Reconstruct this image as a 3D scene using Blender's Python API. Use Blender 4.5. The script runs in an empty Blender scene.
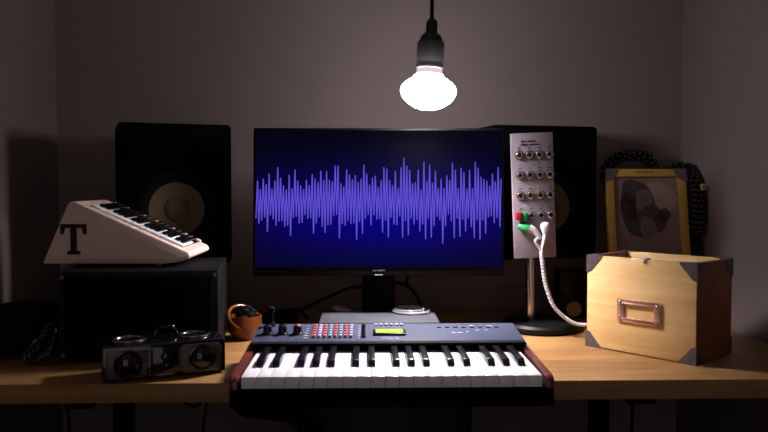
import bpy, bmesh, math, random
from mathutils import Matrix, Vector
R = math.radians
rnd = random.Random(7)
C = bpy.context.scene.collection
sc = bpy.context.scene

# ------------------------------------------------------------------ materials
def lin(c):
    return tuple((v/255/12.92 if v/255 <= .04045 else ((v/255+.055)/1.055)**2.4) for v in c)

def mat(name, col, rough=.5, metal=0., var=0., scale=20., stretch=(1, 1, 1), bump=0., spec=.5,
        emit=None, estr=0., trans=0., coat=0.):
    m = bpy.data.materials.new(name); m.use_nodes = True
    nt = m.node_tree; N, L = nt.nodes, nt.links
    p = N['Principled BSDF']
    c = lin(col)
    p.inputs['Base Color'].default_value = (*c, 1)
    p.inputs['Roughness'].default_value = rough
    p.inputs['Metallic'].default_value = metal
    p.inputs['Specular IOR Level'].default_value = spec
    p.inputs['Transmission Weight'].default_value = trans
    p.inputs['Coat Weight'].default_value = coat
    if emit:
        p.inputs['Emission Color'].default_value = (*lin(emit), 1)
        p.inputs['Emission Strength'].default_value = estr
    if var or bump:
        tc = N.new('ShaderNodeTexCoord'); mp = N.new('ShaderNodeMapping')
        mp.inputs['Scale'].default_value = stretch
        nz = N.new('ShaderNodeTexNoise'); nz.inputs['Scale'].default_value = scale
        nz.inputs['Detail'].default_value = 5
        L.new(tc.outputs['Object'], mp.inputs['Vector']); L.new(mp.outputs[0], nz.inputs['Vector'])
        if var:
            cr = N.new('ShaderNodeValToRGB')
            cr.color_ramp.elements[0].position = .3; cr.color_ramp.elements[1].position = .7
            cr.color_ramp.elements[0].color = (*[v*(1-var) for v in c], 1)
            cr.color_ramp.elements[1].color = (*[min(1, v*(1+var)) for v in c], 1)
            L.new(nz.outputs['Fac'], cr.inputs[0]); L.new(cr.outputs[0], p.inputs['Base Color'])
        if bump:
            b = N.new('ShaderNodeBump'); b.inputs['Strength'].default_value = bump
            b.inputs['Distance'].default_value = .002
            L.new(nz.outputs['Fac'], b.inputs['Height']); L.new(b.outputs[0], p.inputs['Normal'])
    return m

def wood(name, light, dark, planks, rough=.45, coat=0.):
    """grain along local X, glued strips across local Y+Z"""
    m = bpy.data.materials.new(name); m.use_nodes = True
    nt = m.node_tree; N, L = nt.nodes, nt.links
    p = N['Principled BSDF']; p.inputs['Roughness'].default_value = rough
    p.inputs['Coat Weight'].default_value = coat
    tc = N.new('ShaderNodeTexCoord')
    mp = N.new('ShaderNodeMapping'); mp.inputs['Scale'].default_value = (1.6, 30, 30)
    n1 = N.new('ShaderNodeTexNoise'); n1.inputs['Scale'].default_value = 2.2; n1.inputs['Detail'].default_value = 6
    n1.inputs['Distortion'].default_value = .6
    L.new(tc.outputs['Object'], mp.inputs[0]); L.new(mp.outputs[0], n1.inputs['Vector'])
    mp2 = N.new('ShaderNodeMapping'); mp2.inputs['Scale'].default_value = (2.4, planks, planks)
    vr = N.new('ShaderNodeTexVoronoi'); vr.inputs['Scale'].default_value = 1.
    L.new(tc.outputs['Object'], mp2.inputs[0]); L.new(mp2.outputs[0], vr.inputs['Vector'])
    sep = N.new('ShaderNodeSeparateColor'); L.new(vr.outputs['Color'], sep.inputs[0])
    a = N.new('ShaderNodeMath'); a.operation = 'MULTIPLY_ADD'
    a.inputs[1].default_value = .35; L.new(sep.outputs[0], a.inputs[0]); L.new(n1.outputs['Fac'], a.inputs[2])
    cr = N.new('ShaderNodeValToRGB')
    cr.color_ramp.elements[0].position = .38; cr.color_ramp.elements[1].position = .95
    cr.color_ramp.elements[0].color = (*lin(dark), 1); cr.color_ramp.elements[1].color = (*lin(light), 1)
    L.new(a.outputs[0], cr.inputs[0]); L.new(cr.outputs[0], p.inputs['Base Color'])
    b = N.new('ShaderNodeBump'); b.inputs['Strength'].default_value = .15; b.inputs['Distance'].default_value = .001
    L.new(n1.outputs['Fac'], b.inputs['Height']); L.new(b.outputs[0], p.inputs['Normal'])
    return m

M = dict(
    wall=mat('painted wall', (124, 112, 109), .9, var=.03, scale=3, bump=.15, spec=.2),
    ceil=mat('ceiling paint', (205, 200, 198), .9, var=.02, scale=4, spec=.2),
    floor=mat('floor', (84, 74, 66), .7, var=.15, scale=6),
    desk=wood('oak desk', (160, 122, 76), (124, 85, 45), 16),
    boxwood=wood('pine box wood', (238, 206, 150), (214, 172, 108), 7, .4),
    boxside=wood('darker box side', (150, 98, 60), (108, 62, 36), 7, .5),  # side panels coloured darker and redder than the front
    redwood=wood('red brown wood', (120, 52, 38), (74, 28, 22), 20, .35, .3),
    black=mat('black plastic', (10, 10, 11), .5, var=.2, scale=60, spec=.2),
    matte=mat('matte black', (8, 8, 9), .8, var=.2, scale=60, spec=.08),
    soft=mat('black cloth', (12, 12, 13), .85, var=.3, scale=90, bump=.4, spec=.2),
    gloss=mat('glossy black', (10, 10, 12), .12, coat=.5, var=.1, scale=30),
    vinyl=mat('black vinyl speaker cabinet', (6, 6, 7), .9, var=.2, scale=200, bump=.2, spec=.04),
    bezel=mat('dark bezel plastic', (14, 13, 14), .6, var=.1, scale=80, spec=.08),
    grey=mat('grey metal', (56, 58, 62), .5, metal=.0, var=.04, scale=40),
    yellow=mat('yellow woofer cone', (66, 50, 18), .6, var=.1, scale=60),
    yellowd=mat('yellow dust cap', (56, 43, 17), .45, var=.1, scale=60),
    rubber=mat('rubber surround', (10, 10, 10), .5, var=.1, scale=30),
    chrome=mat('chrome', (200, 198, 200), .18, metal=1., var=.03, scale=30),
    brass=mat('aged copper', (214, 172, 160), .32, metal=.8, var=.15, scale=60),
    iron=mat('dark steel corner', (96, 84, 88), .45, metal=.3, var=.2, scale=60, bump=.2),
    plate=mat('brushed aluminium panel', (132, 123, 131), .5, metal=.25, var=.04, scale=40, stretch=(1, 1, 12)),
    ink=mat('printed ink', (38, 26, 30), .8, var=.05),
    ivory=mat('white key plastic', (246, 244, 246), .3, var=.01, scale=20),
    ebony=mat('black key plastic', (12, 11, 14), .22, var=.1, scale=40),
    slate=mat('slate blue panel', (57, 62, 80), .6, metal=.0, var=.05, scale=300, spec=.1),
    lcd=mat('green lcd', (120, 150, 20), .35, var=.03, scale=90, emit=(130, 170, 10), estr=.35),
    white=mat('cream plastic', (236, 206, 192), .38, var=.02, scale=15),
    white2=mat('white rubber', (182, 175, 180), .45, var=.03, scale=40),
    red=mat('red plastic', (128, 24, 32), .4, var=.1, scale=40),
    salmon=mat('salmon button', (214, 92, 88), .4, var=.05, scale=40),
    lilac=mat('lilac button', (186, 176, 214), .4, var=.05, scale=40),
    teal=mat('pale blue button', (140, 176, 196), .4, var=.05, scale=40),
    green=mat('green plastic', (24, 126, 70), .4, var=.1, scale=40),
    clear=mat('clear plastic', (240, 236, 244), .08, trans=.85, var=.01, scale=20),
    gold=mat('yellow painted frame', (172, 138, 58), .45, var=.08, scale=30),
    bead=mat('black nut bead', (12, 12, 13), .25, var=.2, scale=60),
    tag=mat('cream tag', (190, 160, 120), .7, var=.1, scale=60),
    amber=mat('amber plastic', (112, 58, 20), .25, trans=.3, var=.15, scale=40),
    bronze=mat('brown grey trim', (84, 70, 66), .35, metal=.4, var=.08, scale=40),
    paper=mat('print background', (122, 100, 98), .8, var=.06, scale=25),
    paperl=mat('print light area', (146, 122, 116), .8, var=.05, scale=25),
    paperd=mat('print dark area', (62, 48, 48), .8, var=.12, scale=60),
    paperm=mat('print mid tone', (102, 82, 78), .8, var=.08, scale=60),
    logo=mat('silver logo', (120, 120, 124), .4, var=.02),
    bezelmark=mat('dim grey logo', (62, 62, 66), .5, var=.02),
    ledw=mat('white power light', (150, 150, 155), .4, var=.01, emit=(190, 190, 200), estr=.06),
    wave=mat('waveform line on screen', (1, 1, 2), .8, spec=0., emit=(94, 78, 212), estr=1.),
    redring=mat('red socket ring', (104, 78, 82), .5, var=.05),
)

M['socket'] = mat('dark grey bakelite', (28, 26, 27), .5, var=.1, scale=40)
M['bulbneck'] = mat('frosted bulb neck', (16, 14, 15), .4, var=.02, scale=20, emit=(236, 205, 212), estr=.95)
# screen: dark navy picture with a blue band behind the trace
def screen_mat():
    m = bpy.data.materials.new('lit monitor screen'); m.use_nodes = True
    N, L = m.node_tree.nodes, m.node_tree.links
    p = N['Principled BSDF']; p.inputs['Base Color'].default_value = (.0002, .0002, .0002, 1)
    p.inputs['Roughness'].default_value = .6; p.inputs['Specular IOR Level'].default_value = .0
    tc = N.new('ShaderNodeTexCoord'); s = N.new('ShaderNodeSeparateXYZ'); L.new(tc.outputs['Object'], s.inputs[0])
    def band(out, c, w, soft=1.):
        a = N.new('ShaderNodeMath'); a.operation = 'SUBTRACT'; a.inputs[1].default_value = c; L.new(out, a.inputs[0])
        q = N.new('ShaderNodeMath'); q.operation = 'DIVIDE'; q.inputs[1].default_value = w; L.new(a.outputs[0], q.inputs[0])
        e = N.new('ShaderNodeMath'); e.operation = 'MULTIPLY'; L.new(q.outputs[0], e.inputs[0]); L.new(q.outputs[0], e.inputs[1])
        n = N.new('ShaderNodeMath'); n.operation = 'MULTIPLY'; n.inputs[1].default_value = -1; L.new(e.outputs[0], n.inputs[0])
        x = N.new('ShaderNodeMath'); x.operation = 'EXPONENT'; L.new(n.outputs[0], x.inputs[0]); return x.outputs[0]
    g = N.new('ShaderNodeMath'); g.operation = 'MULTIPLY'
    L.new(band(s.outputs['X'], .02, .34), g.inputs[0]); L.new(band(s.outputs['Z'], -.035, .095), g.inputs[1])
    cr = N.new('ShaderNodeValToRGB')
    cr.color_ramp.elements[0].color = (*lin((6, 5, 18)), 1); cr.color_ramp.elements[1].color = (*lin((5, 3, 120)), 1)
    el = cr.color_ramp.elements.new(.45); el.color = (*lin((9, 5, 72)), 1)
    L.new(g.outputs[0], cr.inputs[0]); L.new(cr.outputs[0], p.inputs['Emission Color'])
    p.inputs['Emission Strength'].default_value = 1.
    return m
M['screen'] = screen_mat()

# reflector bulb: strongest out of its lower face, weak on the silvered neck
BULB_SIDE, BULB_DOWN, BULB_UP = 18.5, 230., 66.
def bulb_mat():
    m = bpy.data.materials.new('lit reflector bulb'); m.use_nodes = True
    N, L = m.node_tree.nodes, m.node_tree.links
    for n in list(N):
        if n.type == 'BSDF_PRINCIPLED': N.remove(n)
    out = [n for n in N if n.type == 'OUTPUT_MATERIAL'][0]
    e = N.new('ShaderNodeEmission'); e.inputs['Color'].default_value = (1., .93, .97, 1)
    g = N.new('ShaderNodeNewGeometry'); s = N.new('ShaderNodeSeparateXYZ'); L.new(g.outputs['Normal'], s.inputs[0])
    a = N.new('ShaderNodeMath'); a.operation = 'MULTIPLY'; a.inputs[1].default_value = -1; L.new(s.outputs['Z'], a.inputs[0])
    b = N.new('ShaderNodeMath'); b.operation = 'MAXIMUM'; b.inputs[1].default_value = 0; L.new(a.outputs[0], b.inputs[0])
    c = N.new('ShaderNodeMath'); c.operation = 'POWER'; c.inputs[1].default_value = 7; L.new(b.outputs[0], c.inputs[0])
    d = N.new('ShaderNodeMath'); d.operation = 'MULTIPLY_ADD'
    d.inputs[1].default_value = BULB_DOWN; d.inputs[2].default_value = BULB_SIDE; L.new(c.outputs[0], d.inputs[0])
    u = N.new('ShaderNodeMath'); u.operation = 'MAXIMUM'; u.inputs[1].default_value = 0; L.new(s.outputs['Z'], u.inputs[0])
    f = N.new('ShaderNodeMath'); f.operation = 'MULTIPLY_ADD'; f.inputs[1].default_value = BULB_UP
    L.new(u.outputs[0], f.inputs[0]); L.new(d.outputs[0], f.inputs[2]); L.new(f.outputs[0], e.inputs['Strength']); L.new(e.outputs[0], out.inputs['Surface'])
    return m
M['bulb'] = bulb_mat()

# ------------------------------------------------------------------ mesh helpers
def frame_to(p0, p1):
    z = (Vector(p1)-Vector(p0)).normalized()
    return Matrix.Translation(p0) @ z.to_track_quat('Z', 'Y').to_matrix().to_4x4()

class MB:
    def __init__(s): s.bm = bmesh.new(); s.mats = []
    def _add(s, t, m, mx=None):
        if m not in s.mats: s.mats.append(m)
        i = s.mats.index(m)
        if mx is not None: t.transform(mx)
        bmesh.ops.recalc_face_normals(t, faces=t.faces)
        for f in t.faces: f.material_index = i; f.smooth = True
        me = bpy.data.meshes.new('tmp'); t.to_mesh(me); t.free()
        s.bm.from_mesh(me); bpy.data.meshes.remove(me); return s
    def box(s, c, d, m, bev=0., seg=2, mx=None):
        t = bmesh.new(); bmesh.ops.create_cube(t, size=1)
        for v in t.verts: v.co = Vector((v.co.x*d[0]+c[0], v.co.y*d[1]+c[1], v.co.z*d[2]+c[2]))
        if bev: bmesh.ops.bevel(t, geom=list(t.edges), offset=bev, segments=seg, profile=.5, affect='EDGES')
        return s._add(t, m, mx)
    def lathe(s, prof, m, mx=None, seg=32):
        t = bmesh.new(); rings = []
        for r, z in prof:
            if r < 1e-6: rings.append([t.verts.new((0, 0, z))])
            else: rings.append([t.verts.new((r*math.cos(2*math.pi*k/seg), r*math.sin(2*math.pi*k/seg), z)) for k in range(seg)])
        for a, b in zip(rings, rings[1:]):
            for k in range(seg):
                k2 = (k+1) % seg
                vs = [a[k % len(a)], a[k2 % len(a)], b[k2 % len(b)], b[k % len(b)]]
                u = []
                for v in vs:
                    if v not in u: u.append(v)
                if len(u) > 2: t.faces.new(u)
        return s._add(t, m, mx)
    def cyl(s, p0, p1, r, m, r1=None, seg=20, bev=0.):
        h = (Vector(p1)-Vector(p0)).length; r1 = r if r1 is None else r1
        if bev: pr = [(0, 0), (r-bev, 0), (r, bev), (r1, h-bev), (r1-bev, h), (0, h)]
        else: pr = [(0, 0), (r, 0), (r1, h), (0, h)]
        return s.lathe(pr, m, frame_to(p0, p1), seg)
    def sphere(s, c, r, m, sc=(1, 1, 1), seg=16, mx=None):
        t = bmesh.new(); bmesh.ops.create_uvsphere(t, u_segments=seg, v_segments=max(6, seg//2), radius=r)
        for v in t.verts: v.co = Vector((v.co.x*sc[0]+c[0], v.co.y*sc[1]+c[1], v.co.z*sc[2]+c[2]))
        return s._add(t, m, mx)
    def torus(s, c, Rr, r, m, axis=(0, 0, 1), seg=32, ms=10, mx=None):
        q = Matrix.Translation(c) @ Vector(axis).to_track_quat('Z', 'Y').to_matrix().to_4x4()
        if mx is not None: q = mx @ q
        t = bmesh.new(); vs = []
        for i in range(seg):
            a = 2*math.pi*i/seg
            vs.append([t.verts.new(((Rr+r*math.cos(b))*math.cos(a), (Rr+r*math.cos(b))*math.sin(a), r*math.sin(b)))
                       for b in (2*math.pi*j/ms for j in range(ms))])
        for i in range(seg):
            for j in range(ms):
                t.faces.new((vs[i][j], vs[(i+1) % seg][j], vs[(i+1) % seg][(j+1) % ms], vs[i][(j+1) % ms]))
        return s._add(t, m, q)
    def prism(s, poly, h, m, mx, bev=0.):
        """poly in local XY, extruded to local z=h"""
        t = bmesh.new()
        a = [t.verts.new((x, y, 0)) for x, y in poly]; b = [t.verts.new((x, y, h)) for x, y in poly]
        n = len(poly); t.faces.new(a[::-1]); t.faces.new(b)
        for k in range(n): t.faces.new((a[k], a[(k+1) % n], b[(k+1) % n], b[k]))
        if bev: bmesh.ops.bevel(t, geom=list(t.edges), offset=bev, segments=2, profile=.5, affect='EDGES')
        return s._add(t, m, mx)
    def tube(s, pts, r, m, seg=8, sub=6, closed=False):
        P = spline(pts, sub, closed); t = bmesh.new(); rings = []
        n = len(P); up = Vector((.3, .2, .93)).normalized()
        for i, p in enumerate(P):
            a = P[(i-1) % n] if closed or i else P[0]; b = P[(i+1) % n] if closed or i < n-1 else P[-1]
            tn = (b-a).normalized(); u = tn.cross(up)
            if u.length < 1e-4: u = tn.cross(Vector((1, 0, 0)))
            u.normalize(); w = tn.cross(u)
            rr = r(i/(n-1)) if callable(r) else r
            rings.append([t.verts.new(p+rr*(math.cos(k)*u+math.sin(k)*w)) for k in (2*math.pi*j/seg for j in range(seg))])
        rng = range(n) if closed else range(n-1)
        for i in rng:
            for j in range(seg):
                t.faces.new((rings[i][j], rings[i][(j+1) % seg], rings[(i+1) % n][(j+1) % seg], rings[(i+1) % n][j]))
        if not closed: t.faces.new(rings[0][::-1]); t.faces.new(rings[-1])
        return s._add(t, m)
    def build(s, name, parent=None, ang=38, loc=None):
        me = bpy.data.meshes.new(name)
        if loc is not None:
            bmesh.ops.translate(s.bm, verts=s.bm.verts, vec=-Vector(loc))
        s.bm.to_mesh(me); s.bm.free()
        for m in s.mats: me.materials.append(M[m])
        me.set_sharp_from_angle(angle=R(ang))
        o = bpy.data.objects.new(name, me); C.objects.link(o)
        if loc is not None: o.location = loc
        if parent: o.parent = parent
        return o

def spline(pts, sub, closed=False):
    P = [Vector(p) for p in pts]; n = len(P); out = []
    for i in range(n if closed else n-1):
        g = (lambda k: P[k % n]) if closed else (lambda k: P[max(0, min(n-1, k))])
        a, b, c, d = g(i-1), g(i), g(i+1), g(i+2)
        for k in range(sub):
            t = k/sub
            out.append(.5*((2*b)+(c-a)*t+(2*a-5*b+4*c-d)*t*t+(3*b-3*c+d-a)*t**3))
    if not closed: out.append(P[-1])
    return out

def tag(o, label, cat, group=None):
    o['label'] = label; o['category'] = cat
    if group: o['group'] = group
    return o
def thing(name, label, cat, loc=(0, 0, 0), rz=0., group=None):
    o = bpy.data.objects.new(name, None); C.objects.link(o); o.empty_display_size = .05
    o.location = loc; o.rotation_euler = (0, 0, rz)
    return tag(o, label, cat, group)
def copy_part(o, parent, loc):
    c = o.copy(); C.objects.link(c); c.parent = parent; c.location = loc
    for ch in o.children:
        d = ch.copy(); C.objects.link(d); d.parent = c
    return c
def struct(name, c, d, m):
    o = MB().box(c, d, m).build(name); o['kind'] = 'structure'; return o

XZ = Matrix(((1, 0, 0, 0), (0, 0, -1, 0), (0, 1, 0, 0), (0, 0, 0, 1)))   # local x,y -> world x,z ; extrude toward -Y
def face_xz(x, y, z): return Matrix.Translation((x, y, z)) @ XZ

# ------------------------------------------------------------------ room
WY, XL, XR, ZC, YB = 2.05, -.841, .884, 2.3, -1.6
cy, ly = (WY+YB)/2, WY-YB
struct('floor', ((XL+XR)/2, cy, -.05), (XR-XL+.2, ly+.2, .1), 'floor')
struct('ceiling', ((XL+XR)/2, cy, ZC+.05), (XR-XL+.2, ly+.2, .1), 'ceil')
struct('wall_back', ((XL+XR)/2, WY+.05, ZC/2), (XR-XL+.2, .1, ZC), 'wall')
struct('wall_left', (XL-.05, cy, ZC/2), (.1, ly, ZC), 'wall')
struct('wall_right', (XR+.05, cy, ZC/2), (.1, ly, ZC), 'wall')

# ------------------------------------------------------------------ desk
DT = .75
desk = thing('desk', 'long oak worktop desk on black steel legs running from wall to wall', 'desk', (.02, 1.665, 0))
MB().box((0, 0, DT-.0175), (XR-XL-.006, .76, .035), 'desk', .002).build('worktop', desk)
leg = MB()
leg.box((0, 0, .36), (.032, .05, .71), 'matte', .002).box((0, 0, .01), (.05, .5, .02), 'matte', .003)
leg.box((0, 0, .705), (.05, .5, .018), 'matte', .002)
l0 = leg.build('leg', desk, loc=(0, 0, 0)); l0.location = (-.532, -.1, 0)
copy_part(l0, desk, (.485, -.1, 0))

# ------------------------------------------------------------------ pendant bulb
BX, BY = .138, 1.63
pend = thing('pendant_lamp', 'bare lit reflector bulb hanging from a black socket above the desk', 'lamp', (BX, BY, 1.2605))
pend.rotation_euler = (0, R(3), 0); pend.scale = (1.02,)*3
MB().tube([(-.052, 0, (ZC-1.2605)/1.02), (-.03, 0, .7), (-.006, 0, .3), (0, 0, .175)], .0042, 'matte').build('cord', pend)
MB().lathe([(0, .196), (.009, .194), (.0125, .186), (.0125, .166), (.019, .161), (.0225, .157), (.0235, .151), (.029, .145), (.0295, .138),
            (.0295, .105), (.0288, .103), (.0288, .098), (.0295, .096), (.0295, .09), (.0275, .088), (0, .088)], 'socket').build('socket', pend)
PB = [(.0245, .0915), (.027, .086), (.0285, .077), (.036, .069), (.049, .060), (.057, .052), (.0605, .043), (.060, .036), (.055, .026),
      (.046, .016), (.034, .008), (.018, .002), (0, 0)]
MB().lathe(PB[:3], 'bulbneck', seg=48).lathe(PB[2:], 'bulb', seg=48).build('bulb', pend, ang=80)

# the beam the silvered reflector throws downwards
sp = bpy.data.lights.new('reflector beam', 'SPOT'); sp.energy = 44; sp.color = (1., .93, .97)
sp.spot_size = R(154); sp.spot_blend = .8; sp.shadow_soft_size = .045
so = bpy.data.objects.new('reflector beam', sp); C.objects.link(so); so.parent = pend; so.location = (0, 0, -.012); so.rotation_euler = (0, R(5), 0)

# ------------------------------------------------------------------ monitor and its riser
riser = tag(MB().box((0, 0, .024), (.265, .192, .048), 'grey', .004).build('monitor_riser', loc=(0, 0, 0)),
            'flat light grey metal box lying under the monitor foot', 'riser')
riser.location = (.032, 1.69, DT)
mon = thing('computer_monitor', 'wide black monitor showing a violet sound waveform on dark blue', 'monitor', (.033, 1.705, DT+.048), R(-.6))
tilt = Matrix.Translation((0, 0, .2595)) @ Matrix.Rotation(R(-4.5), 4, 'X')
W, H = .581, .343
b = MB()
b.box((0, .012, 0), (W, .022, H), 'bezel', .003, mx=tilt)
b.box((0, .035, -.02), (W*.6, .03, H*.55), 'bezel', .012, mx=tilt)
b.build('housing', mon)
b = MB(); z0, z1, x1 = -H/2+.020, H/2-.006, W/2-.006
b.box((0, -.0005, (z0+z1)/2), (2*x1, .002, z1-z0), 'screen')
scr = b.build('screen', mon); scr.matrix_local = tilt
S = W/250.
tops = [(259,182),(266,180),(270,175),(279.6,168.5),(283,179),(291,176),(295,171),(299,182),(307,181),(312,175.5),(316,180),(323,172),(327,172.5),(330,181),(335.6,167),(338,167),(346,171),(351,176),(357,176.6),(364,166),(368,175),(372,179),(375,177),(383.5,168.5),(386.5,170),(394.5,172),(400,168.5),(403,159),(407,167),(410,171),(417,171),(425,163),(431,166),(434.5,172),(441.6,180),(445.6,176.6),(453,164),(455,171),(460,169),(463,173.6),(469.5,171),(476,163),(479,169),(482,178),(486.6,182),(492.6,175),(499,168.5)]
bots = [(259,224),(265,218),(270,232),(277,226),(286,227),(288.5,226),(292,236),(300,223.6),(304,223),(310,219),(315,234),(322,227),(327,233),(332,225),(339.5,238.6),(347,226),(353,223.6),(358,240),(364,234),(372,226),(378,220),(383.5,233),(388,238),(395,225),(401.5,238),(409,235.6),(413.5,225),(421,232),(425,239.7),(430,238),(435.4,226.5),(439,220.7),(442.6,244),(446.7,226.5),(453.7,238.5),(460,237),(464,232),(469.7,227.6),(474.5,238.7),(479.4,240),(485,234),(494,223.7),(500,227.6)]
n = 172; xs = [257.5+i*243.5/(n-1) for i in range(n)]; ys = [0]*n
for i in range(n): ys[i] = 203+(-1 if i % 2 else 1)*rnd.uniform(12, 23)
for lst, par in ((tops, 1), (bots, 0)):
    for x, y in lst:
        i = min((k for k in range(n) if k % 2 == par), key=lambda k: abs(xs[k]-x)); ys[i] = y
pl = [((x-379.3)*S, (202.5-y)*S) for x, y in zip(xs, ys)]
t = bmesh.new(); hw = .00125
for (xa, za), (xb, zb) in zip(pl, pl[1:]):
    d = Vector((xb-xa, zb-za)).normalized(); nx, nz = -d.y*hw, d.x*hw; ex, ez = d.x*hw*.6, d.y*hw*.6
    t.faces.new([t.verts.new((px, 0, pz)) for px, pz in
                 ((xa-nx-ex, za-nz-ez), (xb-nx+ex, zb-nz+ez), (xb+nx+ex, zb+nz+ez), (xa+nx-ex, za+nz-ez))])
wv = MB(); wv._add(t, 'wave')
wv = wv.build('waveform', scr); wv.location = (0, -.0018, 0)
b = MB()
for k, w in enumerate((.0035, .0022, .003, .003, .0032, .0028)):
    b.box((-.0125+k*.0049, -.0003, -H/2+.0128), (w, .001, .0042), 'bezelmark', mx=tilt)
b.build('logo', mon)
MB().box((0, -.0003, -H/2+.003), (.018, .0015, .002), 'ledw', mx=tilt).build('power_light', mon)
for k in range(5): MB().box((-W/2+.02+k*.012, -.0002, -H/2+.011), (.006, .001, .003), 'bezel', .0003, mx=tilt).build('button', mon)
b = MB(); b.box((0, .056, .11), (.078, .028, .22), 'matte', .004)
b.box((0, .05, .004), (.082, .05, .008), 'matte', .003).build('stand', mon)

tag(MB().torus((.108, 1.715, DT+.052), .042, .0032, 'clear', seg=40).torus((.104, 1.717, DT+.0565), .035, .0022, 'clear', seg=40)
    .lathe([(.012, 0), (.04, 0), (.04, .0015), (.012, .0015), (.012, 0)], 'clear', Matrix.Translation((.108, 1.715, DT+.0485)), 40)
    .build('plastic_disc', loc=(.108, 1.715, DT+.048)), 'round clear plastic disc lying on the grey box right of the monitor foot', 'disc')
b = MB(); pts = []
for k in range(14): pts.append((-.056+.026*math.cos(k*1.9)*rnd.uniform(.5, 1), 1.735+.014*math.sin(k*1.3), DT+.0505+.008*(k % 3)/2))
tag(b.tube(pts, .0022, 'clear', 6).build('plastic_scrap', loc=(-.056, 1.735, DT+.048)),
    'small crumpled clear plastic scrap on the grey box left of the monitor foot', 'scrap')

# monitor leads
tag(MB().tube([(.02, 1.86, .84), (-.035, 1.87, .835), (-.075, 1.88, .818), (-.12, 1.89, .797), (-.17, 1.88, .775), (-.22, 1.86, .757), (-.26, 1.84, .755)], .0038, 'matte')
    .build('monitor_lead'), 'black cord trailing from behind the monitor stand down to the left', 'cord')
tag(MB().tube([(.06, 1.88, .85), (.10, 1.89, .84), (.125, 1.89, .822), (.142, 1.89, .79), (.15, 1.9, .755)], .0038, 'matte').tube(
    [(.108, 1.87, .90), (.113, 1.88, .87), (.108, 1.89, .848), (.12, 1.89, .826)], .0032, 'matte').build('video_cable'),
    'black cable curving down behind the monitor stand on its right', 'cable')
ad = MB(); ad.box((-.215, 1.80, DT+.016), (.10, .05, .032), 'matte', .008)
ad.tube([(-.27, 1.79, DT+.02), (-.3, 1.8, DT+.03), (-.31, 1.84, DT+.03), (-.25, 1.87, DT+.02), (-.17, 1.83, DT+.036), (-.14, 1.8, DT+.02)], .005, 'matte')
tag(ad.build('power_adapter', loc=(-.215, 1.8, DT)), 'black power adapter with a coiled lead behind the blue grey synthesizer', 'adapter')

# ------------------------------------------------------------------ studio speakers
def speaker(label, x, y, rz, w=.27, h=.34, z=.907, dp=.165):
    s = thing('studio_speaker', label, 'speaker', (x, y, z), rz, 'studio speakers on the back wall')
    MB().box((0, dp/2, h/2), (w, dp, h), 'vinyl', .010, 3).build('cabinet', s)
    fm = lambda zz, yy=0: Matrix.Translation((0, yy, zz)) @ Matrix.Rotation(R(90), 4, 'X')
    zc = h*.392
    MB().lathe([(.064, -.004), (.064, .002), (.070, .004), (.086, .004), (.092, .001), (.092, -.004)], 'matte', fm(zc), 48).build('surround', s)
    MB().lathe([(.0665, .002), (.062, .0012), (.04, .0004), (.03, .0002)], 'yellow', fm(zc, .0), 48).lathe(
        [(.031, .0002), (.024, .003), (.012, .005), (0, .0055)], 'yellowd', fm(zc, .0), 32).build('woofer_cone', s, ang=60)
    MB().lathe([(.05, 0), (.05, .003), (.046, .004), (.018, .0006), (.014, .0006)], 'vinyl', fm(h*.80), 40).build('tweeter_horn', s)
    MB().sphere((0, 0, 0), .013, 'matte', (1, 1, .5), mx=fm(h*.80)).build('tweeter_dome', s)
    MB().box((0, -.001, .022), (.13, .004, .018), 'matte', .0015).build('bass_port', s)
    return s
spl = speaker('black studio speaker with a yellow cone behind the cream wedge keyboard', -.446, 1.765, R(20), w=.262, h=.335, dp=.2)
spr = speaker('black studio speaker half hidden behind the tall jack panel', .463, 1.868, R(13), w=.290, dp=.13)
for s, rz in ((spl, R(20)), (spr, R(13))):
    q = Matrix.Translation((0, (WY-.001-s.location.y)/math.cos(rz), .17)) @ Matrix.Rotation(-rz, 4, 'Z')
    b = MB(); b.box((0, -.004, 0), (.07, .008, .1), 'matte', .002, mx=q)
    b.cyl(tuple(q @ Vector((0, -.004, 0))), (0, .10, .17), .014, 'matte'); b.build('wall_bracket', s)

# ------------------------------------------------------------------ jack panel on its stand
pan = thing('jack_module', 'tall silver panel of round jacks on a chrome pole with round black base', 'panel', (.4225, 1.753, DT))
MB().lathe([(0, 0), (.088, 0), (.093, .004), (.093, .014), (.088, .02), (.03, .023), (0, .023)], 'black', seg=56).build('base', pan)
MB().cyl((-.019, .022, .02), (-.024, .022, .40), .0118, 'chrome').build('pole', pan)
MB().box((-.022, -.006, .33), (.03, .05, .05), 'matte', .003).build('clamp', pan)
PM = Matrix.Translation((-.0310, -.046, .3215)) @ Matrix.Rotation(R(-2.2), 4, 'Y')
b = MB(); b.box((0, 0, 0), (.0972, .014, .290), 'plate', .0012, mx=PM); b.build('faceplate', pan)
jk = MB()
RX = Matrix.Rotation(R(90), 4, 'X')
jk.lathe([(.0112, 0), (.0112, .001), (.0085, .0012), (0, .0012)], 'redring', RX, 20)
jk.lathe([(.0088, .001), (.0088, .004), (.0074, .005), (.006, .0044), (.0058, .002), (0, .002)], 'chrome', RX, 20)
jk.lathe([(.0034, .002), (.0034, .0032), (0, .0032)], 'matte', RX, 10)
j0 = None; JP = []
for r in range(4):
    for c in range(4):
        p = PM @ Vector((-.0305+c*.0232, -.0072, .0945-r*.0468)); JP.append(p)
        if j0 is None: j0 = jk.build('jack', pan, loc=(0, 0, 0)); j0.location = p
        else: copy_part(j0, pan, p)
b = MB()
for row, ws in ((.1255, (4, 6)), (.118, (5, 8))):          # two lines of small print, too small to read
    x = -.026
    for wn in ws:
        for k in range(wn):
            w = rnd.uniform(.0018, .0028)
            b.box((x+w/2, -.0072, row), (w, .0006, rnd.choice((.0036, .0042, .0030))), 'ink', mx=PM); x += w+.0007
        x += .003
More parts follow.
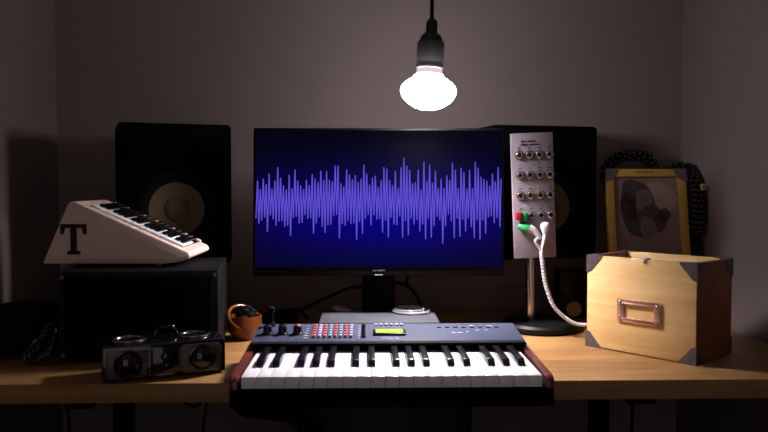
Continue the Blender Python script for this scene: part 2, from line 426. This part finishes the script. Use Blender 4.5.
for r in range(4):
    for c in range(4): b.box((-.0305+c*.0232, -.0072, .1105-r*.0468), (.006, .0006, .002), 'ink', mx=PM)
b.build('printed_marks', pan)

# patch lead: braided white cord splitting to two white plugs, green and red tips
lead = thing('patch_lead', 'braided white lead with red and green tipped plugs hanging off the jack panel', 'cable', (.40, 1.682, .99))
def LL(*p): return [(a-.40, c-1.682, d-.99) for a, c, d in p]
J = PM @ Vector((-.0305, -.0072, .0945-3*.0468)); jw = J+Vector((.4225, 1.753, DT))
b = MB(); b.box((jw.x-.40-.009, jw.y-.012-1.682, jw.z-.99), (.014, .018, .018), 'red', .002); b.build('red_clip', lead)
b = MB(); b.box((jw.x-.40+.005, jw.y-.010-1.682, jw.z-.001-.99), (.012, .016, .02), 'green', .002); b.build('green_clip', lead)
b = MB(); b.tube(LL((jw.x-.006, 1.696, jw.z-.022), (jw.x+.006, 1.690, jw.z-.026), (jw.x+.018, 1.684, jw.z-.03)), lambda t: .0075+.0035*math.sin(t*3.14), 'green', 12); b.build('green_tip', lead)
b = MB(); b.tube(LL((jw.x+.016, 1.685, jw.z-.028), (jw.x+.027, 1.681, jw.z-.034), (jw.x+.040, 1.678, jw.z-.052)), lambda t: .0105-.0055*t, 'white2', 14); b.build('plug', lead)
b = MB(); b.tube(LL((.4150, 1.683, 1.008), (.4142, 1.678, .997), (.4118, 1.675, .978), (.4075, 1.674, .957)), lambda t: .0068+.0060*math.sin(min(1., t*1.6+.1)*3.14)-.0025*t, 'white2', 14); b.build('plug', lead)
b = MB()
b.tube(LL((jw.x+.038, 1.678, jw.z-.05), (.390, 1.676, .968), (.402, 1.676, .949), (.4055, 1.674, .932)), .0036, 'white2')
b.tube(LL((.4078, 1.674, .964), (.406, 1.674, .948), (.4055, 1.674, .932)), .0036, 'white2')
cord = [(.4045, 1.675, .94), (.407, 1.672, .915), (.411, 1.671, .885), (.417, 1.668, .857), (.431, 1.662, .82), (.453, 1.655, .796), (.480, 1.65, .781), (.51, 1.65, .78), (.54, 1.67, .784), (.60, 1.72, .765), (.66, 1.77, .757)]
P = spline(cord, 30)
b.tube(LL(*cord), .0044, 'white2', 10, 10)
for ph in (0, math.pi, math.pi/2, -math.pi/2):                       # braid
    pts = []
    for i, p in enumerate(P):
        a = i*.42*(1 if ph in (0, math.pi) else -1)+ph; pts.append((p.x+.0044*math.cos(a)-.40, p.y+.0044*math.sin(a)-1.682, p.z-.99))
    b.tube(pts[::1], .0011, 'white2', 5, 1)
b.build('cord', lead)

# small black unit with a yellow cone, behind the base
sb = thing('mini_speaker', 'tiny black speaker with a yellow cone low behind the wooden box', 'speaker', (.545, 1.90, DT))
MB().box((0, .03, .061), (.074, .06, .122), 'black', .004).build('cabinet', sb)
MB().lathe([(.0205, .001), (.019, .003), (.012, .001), (.006, .002), (0, .0035)], 'gold', Matrix.Translation((.0, 0, .0225)) @ Matrix.Rotation(R(90), 4, 'X'), 28).build('cone', sb)
MB().cyl((-.026, -.002, .078), (-.006, -.002, .052), .0016, 'iron', seg=8).build('highlight_bar', sb)  # diagonal highlight on the cabinet, modelled as a thin grey bar

# ------------------------------------------------------------------ synthesizer
SX, SY0, SY1 = .0435, 1.147, 1.45
syn = thing('synthesizer', 'blue grey synthesizer keyboard with wooden end cheeks in front of the monitor', 'keyboard', (SX, 1.3, DT))
def sy(y): return y-1.3
b = MB()
b.box((0, sy(1.30), .0155), (.512, .306, .023), 'matte', .002)
b.box((0, sy(1.208), .010), (.512, .122, .028), 'matte', .002)
b.box((0, sy(1.395), .037), (.505, .11, .044), 'matte', .002)
b.box((0, sy(1.335), .0585), (.5, .03, .005), 'matte', .001)
b.build('case', syn)
b = MB()
b.prism([(-.055, .0), (.062, .0), (.062, .0135), (.055, .0145), (-.052, .004), (-.055, .002)], .500, 'slate',
        Matrix(((0, 0, 1, -.25), (1, 0, 0, sy(1.39)), (0, 1, 0, .058), (0, 0, 0, 1))), .0008)
b.build('control_panel', syn)
for sx in (-1, 1):
    b = MB()
    prof = [(-.153, .008), (.15, .008), (.15, .056), (.05, .053), (.03, .049), (-.145, .045), (-.153, .04)]
    b.prism(prof, .013, 'redwood', Matrix(((0, 0, 1, sx*.2495-.0065), (1, 0, 0, 0), (0, 1, 0, 0), (0, 0, 0, 1))), .002)
    b.build('end_cheek', syn)
kw = .475/21; kx0 = -.194-SX+kw/2
wk = MB(); wk.box((0, 0, .0095), (kw-.0005, .188, .019), 'ivory', .0006); w0 = None
bk = MB(); bk.prism([(-.0625, 0), (.0625, 0), (.0625, .012), (-.0535, .012), (-.061, .006)], .0115, 'ebony',
                    Matrix(((0, 0, 1, -.00575), (1, 0, 0, 0), (0, 1, 0, 0), (0, 0, 0, 1))), .0012); b0 = None
for i in range(21):
    p = (kx0+i*kw, sy(1.243), .0265)
    if w0 is None: w0 = wk.build('white_key', syn, loc=(0, 0, 0)); w0.location = p
    else: copy_part(w0, syn, p)
    if i % 7 in (0, 1, 3, 4, 5):
        off = {0: -.002, 1: .002, 3: -.0025, 4: 0, 5: .0025}[i % 7]
        p = (kx0+(i+.5)*kw+off, sy(1.2705), .0445)
        if b0 is None: b0 = bk.build('black_key', syn, loc=(0, 0, 0)); b0.location = p
        else: copy_part(b0, syn, p)
PZ = lambda y: .058+.004+(y+.052-0)*.0098/.107           # panel surface height at local panel y
def onp(x, y): return Vector((x, sy(1.39)+y, PZ(y)+.0))
for k, (px, top) in enumerate(((-.226, 'ebony'), (-.198, 'ebony'), (-.170, 'red'))):
    p = onp(px, -.008); b = MB()
    b.lathe([(.0105, 0), (.0105, .002), (.0085, .003), (.0078, .013), (.006, .0155), (0, .0155)], 'ebony', Matrix.Translation(p), 20)
    b.lathe([(.0062, .0155), (.0062, .017), (.004, .0185), (0, .0188)], top, Matrix.Translation(p), 16)
    b.torus(p+Vector((0, 0, .0155)), .0072, .0011, 'chrome', seg=20, ms=6)
    b.build('knob', syn)
p = onp(-.226, .044); MB().lathe([(.009, 0), (.008, .006), (.005, .009), (.005, .024), (.0075, .027), (.0075, .036), (.004, .039), (0, .039)], 'matte', Matrix.Translation(p), 16).build('joystick', syn)
cols = ['salmon', 'lilac', 'salmon', 'teal', 'salmon', 'teal', 'salmon', 'lilac']
protos = {}
for c, m in enumerate(cols):
    for r in range(5):
        p = onp(-.138+c*.0098, -.030+r*.0165)
        if m not in protos:
            o = MB().box((0, 0, .002), (.0058, .009, .006), m, .0008).build('button', syn, loc=(0, 0, 0)); o.location = p; protos[m] = o
        else: copy_part(protos[m], syn, p)
for r in range(5):
    p = onp(-.046, -.030+r*.0165)
    if 'ebony' not in protos:
        o = MB().box((0, 0, .002), (.008, .009, .006), 'ebony', .0008).build('button', syn, loc=(0, 0, 0)); o.location = p; protos['ebony'] = o
    else: copy_part(protos['ebony'], syn, p)
b = MB()
for r in range(6):
    for x0, w in ((-.153, .008), (-.1485+.095, .006)): b.box(onp(x0, -.036+r*.0155)+Vector((0, 0, .0004)), (w*rnd.uniform(.6, 1), .0035, .0006), 'white2')
for x, y, w in ((-.002, -.04, .02), (.016, -.04, .007), (.125, -.005, .008), (.137, -.005, .01), (.152, .0, .004), (.172, .01, .006), (.19, .01, .006), (.2, .04, .01), (.165, .04, .008)):
    b.box(onp(x, y)+Vector((0, 0, .0004)), (w, .003, .0006), 'lilac')
b.build('panel_print', syn)
b = MB(); b.box(onp(.003, .004)+Vector((0, 0, .0008)), (.062, .054, .002), 'ebony', .0008); b.build('display_surround', syn)
MB().box(onp(.003, .002)+Vector((0, 0, .0018)), (.052, .036, .001), 'lcd').build('display', syn)
for k in range(6): MB().box(onp(-.022+k*.010, .045)+Vector((0, 0, .0015)), (.006, .008, .004), 'lilac', .0006).build('reflection_bar', syn)  # purple reflections above the display, modelled as lilac blocks
for k in range(8): MB().box(onp(.10+k*.016, .028)+Vector((0, 0, .001)), (.008, .006, .003), 'slate', .0006).build('function_button', syn)
for x in (-.22, .22):
    for y in (.0, .13): MB().cyl((x, y, 0), (x, y, .006), .008, 'rubber').build('foot', syn)

# ------------------------------------------------------------------ wooden box
bx = thing('wooden_box', 'open pine storage box with dark metal corners and a label holder', 'box', (.614, 1.5245, DT), R(-49.5))
bw, bd, bh, th = .240, .155, .196, .012
# empty at the centre of the box footprint
b = MB()
b.box((0, -bd/2+th/2, bh/2+.001), (bw-.0024, th, bh-.002), 'boxwood', .0005)
b.box((0, bd/2-th/2, bh/2+.001), (bw-.0024, th, bh-.002), 'boxwood', .0005)
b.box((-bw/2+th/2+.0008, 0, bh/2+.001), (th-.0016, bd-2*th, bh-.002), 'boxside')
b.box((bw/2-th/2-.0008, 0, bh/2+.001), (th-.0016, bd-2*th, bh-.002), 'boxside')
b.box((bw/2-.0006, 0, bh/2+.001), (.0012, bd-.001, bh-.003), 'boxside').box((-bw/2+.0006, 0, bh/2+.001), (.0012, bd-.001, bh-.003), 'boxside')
b.box((0, 0, .008), (bw-2*th, bd-2*th, .012), 'boxwood')
b.build('body', bx)
for sx in (-1, 1):
    for syy in (-1, 1):
        for top in (0, 1):
            b = MB(); k = .036; t_ = .0016; z = bh if top else 0; sz = -1 if top else 1
            poly = [(0, 0), (k, 0), (k*.97, k*.12), (k*.58, k*.55), (k*.3, k*.88), (0, k)]
            X, Y = sx*(bw/2), syy*(bd/2)
            m1 = Matrix(((-sx, 0, 0, X+sx*t_), (0, 0, -syy, Y+syy*t_), (0, sz, 0, z), (0, 0, 0, 1)))
            m2 = Matrix(((0, 0, -sx, X+sx*t_), (-syy, 0, 0, Y+syy*t_), (0, sz, 0, z), (0, 0, 0, 1)))
            b.prism(poly, t_, 'iron', m1); b.prism(poly, t_, 'iron', m2)
            if top:
                m3 = Matrix(((-sx, 0, 0, X), (0, -syy, 0, Y), (0, 0, 1, z-.0005), (0, 0, 0, 1)))
                b.prism([(0, 0), (k, 0), (k*.9, th), (th, th), (th, k*.9), (0, k)], t_, 'iron', m3)
            b.sphere((X-sx*.012, Y+syy*t_*1.1, z+sz*.012), .0022, 'iron', (1, .5, 1), 8)
            b.build('corner_bracket', bx)
lh = MB(); yq = -bd/2; zq = .088; xq = .001
for c, d in (((xq, yq-.002, zq+.019), (.094, .004, .009)), ((xq, yq-.002, zq-.019), (.094, .004, .009)),
             ((xq-.040, yq-.002, zq), (.016, .004, .047)), ((xq+.040, yq-.002, zq), (.016, .004, .047))):
    lh.box(c, d, 'brass', .0012)
lh.box((xq, yq-.0045, zq+.0155), (.072, .003, .003), 'brass', .001).box((xq, yq-.0045, zq-.0155), (.072, .003, .003), 'brass', .001)
lho = lh.build('label_holder', bx)
for x in (-.040, .040):
    for z in (-.016, .016): MB().sphere((xq+x, yq-.004, zq+z), .004, 'chrome', (1, .6, 1), 10).build('screw', lho)
b = MB(); b.box((.012, -bd/2+.006, bh+.0015), (.012, .016, .003), 'white2', .001); b.sphere((.012, -bd/2-.001, bh-.003), .004, 'white2', seg=8)
b.build('lid_catch', bx)

# ------------------------------------------------------------------ picture frame leaning at the wall
pf = thing('picture_frame', 'yellow picture frame with a brown portrait print leaning in the corner', 'picture frame', (.732, 1.838, DT))
pf.rotation_euler = (R(-12), 0, R(-3))
fw, fh, ft = .208, .397, .0205
b = MB()
b.box((0, .009, fh-ft/2), (fw, .018, ft), 'gold', .0015); b.box((0, .009, ft/2), (fw, .018, ft), 'gold', .0015)
for s in (-1, 1): b.box((s*(fw/2-ft/2), .009, fh/2), (ft, .018, fh-2*ft), 'gold', .0015)
b.build('frame', pf)
for s in (-1, 1):
    MB().prism([(0, 0), (-s*.033, 0), (-s*.03, -.012), (-s*.016, -.03), (0, -.036)][::s], .002, 'iron', face_xz(s*(fw/2+.0005), -.0002, fh+.0005)).build('corner_plate', pf)
pw, ph = fw-2*ft, fh-2*ft
b = MB(); b.box((0, .013, fh/2), (pw, .004, ph), 'paper')
def ell(cx, cz, rx, rz, m, lay, rot=0., n=26, f=None):
    pts = []
    for k in range(n):
        a = 2*math.pi*k/n; q = f(a) if f else 1
        x, z = rx*q*math.cos(a), rz*q*math.sin(a)
        pts.append((x*math.cos(rot)-z*math.sin(rot), x*math.sin(rot)+z*math.cos(rot)))
    b.prism(pts, .0003, m, face_xz(cx, .0108-lay*.0004, cz))
wob = lambda s: (lambda a: 1+.07*math.sin(3*a+s)+.05*math.sin(5*a+2*s))
zt = fh-ft
ell(.030, zt-.062, .047, .050, 'paperl', 0, .2, f=wob(1))
ell(-.024, zt-.062, .044, .056, 'paperd', 1, .15, f=wob(2))
ell(-.034, zt-.105, .028, .062, 'paperd', 1, .35, f=wob(4))
ell(-.006, zt-.064, .021, .034, 'paperm', 2, -.2, f=wob(.5))
ell(.012, zt-.112, .040, .034, 'paperd', 3, -.3, f=wob(3))
ell(.044, zt-.100, .018, .016, 'paperd', 3, .5, f=wob(5))
ell(.002, zt-.135, .021, .031, 'paperm', 4, .2, f=wob(2.2))
ell(-.012, zt-.059, .0045, .002, 'paperd', 5); ell(.004, zt-.061, .004, .0018, 'paperd', 5); ell(-.003, zt-.081, .007, .0022, 'paperd', 5)
ell(-.008, zt-.131, .0045, .002, 'paperd', 6); ell(.01, zt-.131, .0045, .002, 'paperd', 6); ell(.0, zt-.151, .007, .0022, 'paperd', 6)
b.build('portrait_print', pf)
b = MB()
for k in range(7): b.box((-.024+k*.0068, -.0002, fh-ft*.45), (.0042, .0006, .0036), 'ink')
b.build('printed_marks', pf)

# bead garlands behind the frame
def garland(label, pts, closed, tagged=None):
    b = MB(); P = spline(pts, 14, closed)
    step = .0140; acc = 0.; out = [P[0]]
    for a, c in zip(P, P[1:]):
        d = (c-a).length
        if d <= 0: continue
        while acc+d >= step:
            a = a+(c-a)*((step-acc)/d); d = (c-a).length; acc = 0; out.append(a)
            if d <= 1e-9: break
        acc += d
    for i, p in enumerate(out):
        tn = (out[(i+1) % len(out)]-out[i-1]).normalized(); u = tn.cross(Vector((0, 1, 0))).normalized(); w = Vector((0, 1, 0))
        for k in range(5):
            a = 2*math.pi*k/5+i*.63
            b.sphere(p+.0105*math.cos(a)*u+.009*math.sin(a)*w, .0078, 'bead', (1, 1, rnd.uniform(.85, 1.05)), 8)
    b.tube([tuple(p) for p in out], .0035, 'soft', 6, 1, closed)
    c0 = sum(out, Vector())/len(out)
    o = b.build('bead_garland', loc=tuple(c0)); tag(o, label, 'garland')
    return o
gl = garland('black bead garland arching above the left half of the picture frame',
             [(0.655, 1.99, 1.126), (0.667, 1.985, 1.153), (0.689, 1.98, 1.172), (0.722, 1.98, 1.177), (0.755, 1.98, 1.172), (0.777, 1.98, 1.15), (0.782, 1.985, 1.115), (0.76, 1.99, 1.066), (0.722, 1.99, 1.052), (0.675, 1.99, 1.077)], True)
gr = garland('black bead garland with a small tag drooping at the right of the picture frame',
             [(0.815, 1.965, 1.109), (0.819, 1.955, 1.133), (0.838, 1.95, 1.141), (0.86, 1.945, 1.139), (0.863, 1.91, 1.114), (0.861, 1.885, 1.07), (0.859, 1.88, 1.019), (0.857, 1.885, 0.982), (0.86, 1.925, 0.956), (0.855, 1.975, 0.952), (0.833, 1.985, 0.995), (0.822, 1.98, 1.055)], True)
tb = MB(); tb.box((0.866, 1.868, 1.091), (.013, .006, .016), 'tag', .002).cyl((0.866, 1.8655, 1.091), (0.866, 1.864, 1.091), .003, 'ink', seg=10)
to = tb.build('tag', loc=tuple(gr.location)); to.location = (0, 0, 0); to.parent = gr
for nm, o, x, z in (('nail', gl, .720, 1.178), ('nail', gr, .835, 1.140)):
    q = MB().cyl((x, WY+.004, z), (x, 1.96, z+.004), .002, 'iron', seg=8).build('hanging_nail', loc=tuple(o.location)); q.location = (0, 0, 0); q.parent = o

# ------------------------------------------------------------------ black rack case and the cream wedge keyboard
cs = thing('equipment_case', 'large black rack case under the cream wedge keyboard', 'case', (-.439, 1.44, DT), R(7))
b = MB(); b.box((0, .13, .093), (.302, .26, .172), 'black', .004); b.build('body', cs)
b = MB(); b.box((0, -.0015, .093), (.276, .004, .150), 'matte', .001); b.build('front_panel', cs)
for x in (-.143, .143):
    for z in (.018, .168): MB().lathe([(.0045, 0), (.0045, .0015), (.002, .0026), (0, .0026)], 'iron', Matrix.Translation((x, 0, z)) @ Matrix.Rotation(R(90), 4, 'X'), 14).build('screw', cs)
for x in (-.12, .12):
    for y in (.03, .23): MB().cyl((x, y, 0), (x, y, .008), .012, 'rubber').build('foot', cs)

CT = DT+.179
WX, WYF, wz = -.653, 1.51, CT+.010
wd = thing('wedge_keyboard', 'cream wedge shaped mini keyboard with a black letter T on its side', 'keyboard', (WX, WYF, CT))
WD = .19
def to_xz(y): return Matrix(((1, 0, 0, 0), (0, 0, 1, y), (0, 1, 0, 0), (0, 0, 0, 1)))
prof = [(0, .010), (.002, .007), (.245, .007), (.275, .010), (.293, .016), (.297, .022), (.292, .030), (.068, .132), (.060, .134), (.055, .132), (.052, .127)]
b = MB(); b.prism(prof, WD, 'white', to_xz(0), .0025)
b.build('body', wd)
sl = Vector((.292-.068, 0, .030-.132)); L_ = sl.length; ux = sl.normalized(); nz_ = Vector((-ux.z, 0, ux.x))
KM = Matrix(((ux.x, 0, nz_.x, .068), (0, 1, 0, 0), (ux.z, 0, nz_.z, .132), (0, 0, 0, 1)))
MB().box((.125, WD*.545, .0005), (.206, WD*.8, .002), 'matte', mx=KM).build('keybed', wd)
MB().prism([(.02, .022), (.27, .022), (.058, .1235)], .0008, 'white', to_xz(-.0005)).build('side_panel', wd)
MB().box((.125, WD*.955, .002), (.212, WD*.05, .006), 'white', .001, mx=KM).build('back_rim', wd)
nk = 20; kwid = .202/nk; w1 = b1 = None
for i in range(nk):
    p = KM @ Vector((.026+kwid*(i+.5), WD*.38, .0015))
    if w1 is None:
        mk = MB(); mk.box((0, 0, .001), (kwid-.0006, WD*.50, .004), 'ivory', .0006, mx=KM.to_3x3().to_4x4()); w1 = mk.build('white_key', wd, loc=(0, 0, 0)); w1.location = p
    else: copy_part(w1, wd, p)
    if i % 7 in (0, 1, 3, 4, 5) and i < nk-1:
        p = KM @ Vector((.026+kwid*(i+1+{0: -.14, 1: .14, 3: -.18, 4: 0, 5: .18}[i % 7]), WD*.585, .0035))
        if b1 is None:
            mk = MB(); mk.box((0, 0, .002), (kwid*.84, WD*.66, .008), 'ebony', .0012, mx=KM.to_3x3().to_4x4()); b1 = mk.build('black_key', wd, loc=(0, 0, 0)); b1.location = p
        else: copy_part(b1, wd, p)
tw, tht = .0265, .062                      # slab serif T
T = [(-.0135, 0), (.0135, 0), (.0135, .006), (.0065, .0085), (.0065, tht-.008), (.0165, tht-.008), (.0195, tht-.021), (.0265, tht-.021), (.0265, tht),
     (-.0265, tht), (-.0265, tht-.021), (-.0195, tht-.021), (-.0165, tht-.008), (-.0065, tht-.008), (-.0065, .0085), (-.0135, .006)]
MB().prism(T, .0012, 'ink', Matrix.Translation((.063, -.0008, .026)) @ XZ).build('letter', wd)
for x in (.03, .225):
    for y in (.03, .16): MB().cyl((x, y, 0), (x, y, .009), .006, 'white2', seg=14).build('foot', wd)

# ------------------------------------------------------------------ twin speaker radio
rd = thing('portable_radio', 'small glossy black radio with two round speakers at the desk front', 'radio', (-.356, 1.316, DT), R(22))
RW, RH, RD = .214, .064, .098
b = MB(); b.box((0, RD/2, RH/2+.002), (RW, RD, RH-.002), 'gloss', .004, 3); b.build('body', rd)
for s in (-1, 1):
    cx = s*.062
    pp = [(sx*.027+.011*math.cos(a), sz*.0145+.011*math.sin(a)) for sx, sz, a0 in ((1, 1, 0), (-1, 1, 90), (-1, -1, 180), (1, -1, 270)) for a in (R(a0+k*18) for k in range(6))]
    b = MB(); b.prism(pp, .004, 'bronze', face_xz(cx, .001, .033), .0006)
    b.build('speaker_panel', rd)
    f = Matrix.Translation((cx+s*.002, -.002, .033)) @ Matrix.Rotation(R(90), 4, 'X')
    b = MB(); b.lathe([(.0245, 0), (.0245, .005), (.022, .006), (.019, .004), (.012, .009), (0, .012)], 'gloss', f, 32); b.build('speaker_dome', rd)
    b = MB(); b.torus((cx-s*.004, .045, RH+.003), .027, .0028, 'chrome', seg=36, ms=8)
    b.lathe([(.026, 0), (.026, .003), (.018, .004), (.016, .002), (0, .002)], 'gloss', Matrix.Translation((cx-s*.004, .045, RH)), 32); b.build('dial', rd)
b = MB(); b.box((0, -.0015, .031), (.044, .004, .054), 'gloss', .0015); b.build('center_panel', rd)
for x, z in ((-.003, .041), (.0, .026), (-.028, .018)):
    MB().lathe([(.0055, 0), (.0055, .006), (.0035, .0075), (0, .0075)], 'black', Matrix.Translation((x, -.003, z)) @ Matrix.Rotation(R(90), 4, 'X'), 16).sphere((x, -.0105, z), .0018, 'chrome', seg=8).build('knob', rd)
b = MB(); b.box((0, -.0035, .009), (.028, .001, .003), 'logo'); b.build('badge', rd)
b = MB(); b.box((-.028, -.004, .033), (.0016, .002, .046), 'chrome'); b.box((-.03, -.003, .057), (.05, .002, .0016), 'chrome'); b.build('chrome_trim', rd)
b = MB(); b.tube([(-.012, .05, RH), (-.01, .05, RH+.014), (.004, .05, RH+.019), (.022, .05, RH+.017), (.026, .05, RH)], .0035, 'gloss').sphere((.02, .048, RH+.02), .003, 'chrome', seg=8).build('handle', rd)

# ------------------------------------------------------------------ amber bowl behind the synthesizer
ab = thing('amber_bowl', 'amber bowl full of dark odds and ends beside the black case', 'bowl', (-.270, 1.655, DT))
b = MB(); b.lathe([(0, .0), (.024, .0), (.036, .018), (.039, .036), (.037, .054), (.034, .054), (.035, .036), (.031, .019), (.02, .006), (0, .006)], 'amber', seg=36)
b.build('shell', ab)
b = MB(); b.torus((0, -.004, .048), .037, .004, 'amber', axis=(.45, -.5, .75)).build('rim', ab)
b = MB()
for k in range(14):
    a = k*2.4; b.sphere((.017*math.cos(a)*(k % 3)/2, .017*math.sin(a)*(k % 3)/2, .044+.002*k), .0135-.0003*k, 'matte', (1, 1.1, .8), 8)
b.build('contents', ab)

# ------------------------------------------------------------------ bag and cables at the far left
def blob(name, label, cat, loc, dims, m, seed, amp=.12):
    t = bmesh.new(); bmesh.ops.create_icosphere(t, subdivisions=4, radius=1)
    from mathutils import noise
    for v in t.verts:
        n = v.co.normalized(); q = 1+amp*noise.noise(n*1.8+Vector((seed, 0, 0)))+amp*.45*noise.noise(n*5+Vector((0, seed, 0)))
        sgn = lambda a, e: math.copysign(abs(a)**e, a)
        c = Vector((sgn(n.x, .7), sgn(n.y, .7), sgn(n.z, .7)))*q
        v.co = Vector((c.x*dims[0]/2, c.y*dims[1]/2, max(0, (c.z+1)/2*dims[2])))
    b = MB(); b._add(t, m); o = b.build(name, loc=(0, 0, 0), ang=60); o.location = loc
    return tag(o, label, cat)
bag = blob('gear_bag', 'slumped black gear bag on the desk left of the rack case', 'bag', (-.722, 1.555, DT), (.19, .21, .098), 'soft', 3.1)
MB().tube([(-.05, -.10, .066), (0, -.115, .07), (.06, -.11, .072)], .003, 'black', 8).build('zip', bag)
cc = MB()
for k in range(4):
    ctr = Vector((-.628+.004*k, 1.425+.004*k, DT+.026+.007*k)); q = []
    for j in range(10):
        a = 2*math.pi*j/10; q.append((ctr.x+(.026-.003*k)*math.cos(a), ctr.y+.012*math.sin(a)+rnd.uniform(-.003, .003), ctr.z+(.022+.003*k)*math.sin(a+.4)*.9))
    cc.tube(q, .0038, 'gloss', 8, 5, True)
tag(cc.build('cable_coil', loc=(-.628, 1.425, DT)), 'small tangled coil of shiny black cable in front of the gear bag', 'cable')

# ------------------------------------------------------------------ under the desk
pd = thing('drawer_unit', 'black drawer unit under the middle of the desk', 'cabinet', (.037, 1.60, 0))
MB().box((0, 0, .356), (.33, .46, .704), 'matte', .004).build('carcass', pd)
for k in range(3):
    dr = MB().box((0, -.236, .13+k*.225), (.31, .014, .21), 'black', .003).build('drawer', pd)
    MB().box((0, -.25, .13+k*.225+.04), (.11, .012, .01), 'black', .003).build('handle', dr)
def hang(name, label, cat, pts, r, m='matte', grp=None):
    return tag(MB().tube(pts, r, m, 8).build(name, loc=pts[0]), label, cat, grp)
hang('cable_loom', 'thick black cable loom sagging below the desk left of the drawer unit', 'cable',
     [(-.225, 1.31, .7145), (-.215, 1.305, .70), (-.17, 1.31, .692), (-.12, 1.33, .672), (-.09, 1.33, .62), (-.14, 1.34, .50), (-.18, 1.4, .2), (-.17, 1.4, .016)], lambda t: .016-.002*t)
hang('thin_cable', 'thin black cable hanging below the desk under the rack case', 'cable', [(-.63, 1.55, .7145), (-.632, 1.55, .66), (-.622, 1.55, .58), (-.63, 1.55, .3), (-.60, 1.5, .004)], .0035)
q = [(-.485, 1.6, .7145), (-.482, 1.6, .66)]
for k in range(16):
    a = k*1.25; q.append((-.47+.006*k+.022*math.cos(a), 1.6+.004*k, .675+.022*math.sin(a)-.004*k))
q += [(-.37, 1.66, .5), (-.38, 1.66, .2), (-.4, 1.64, .004)]
hang('curly_cable', 'loosely curled black cable dangling beside the left desk leg', 'cable', q, .003)
hang('desk_cable', 'black cable looping down beside the right desk leg', 'cable', [(.535, 1.56, .7145), (.552, 1.56, .70), (.572, 1.56, .66), (.577, 1.56, .6), (.57, 1.56, .3), (.55, 1.5, .005)], .0038)
hang('strap', 'black strap hanging under the desk at the far left', 'strap', [(-.80, 1.5, .7145), (-.79, 1.5, .68), (-.765, 1.5, .62), (-.765, 1.5, .5), (-.77, 1.5, .2), (-.77, 1.5, .011)], .011)

# ------------------------------------------------------------------ light, camera
w = bpy.data.worlds.new('room dark'); sc.world = w; w.use_nodes = True
w.node_tree.nodes['Background'].inputs['Color'].default_value = (1., .88, .9, 1)
w.node_tree.nodes['Background'].inputs['Strength'].default_value = .39

cam = bpy.data.cameras.new('camera'); cam.sensor_width = 36; cam.lens = 738/768*36; cam.clip_start = .02
co = bpy.data.objects.new('camera', cam); C.objects.link(co)
co.location = (0, 0, 1.096); co.rotation_euler = (R(90)-math.atan(31/738), 0, R(-1.5))
sc.camera = co
sc.view_settings.view_transform = 'Standard'; sc.view_settings.look = 'None'
sc.view_settings.gamma = 1; sc.view_settings.exposure = 0; sc.view_settings.use_curve_mapping = False
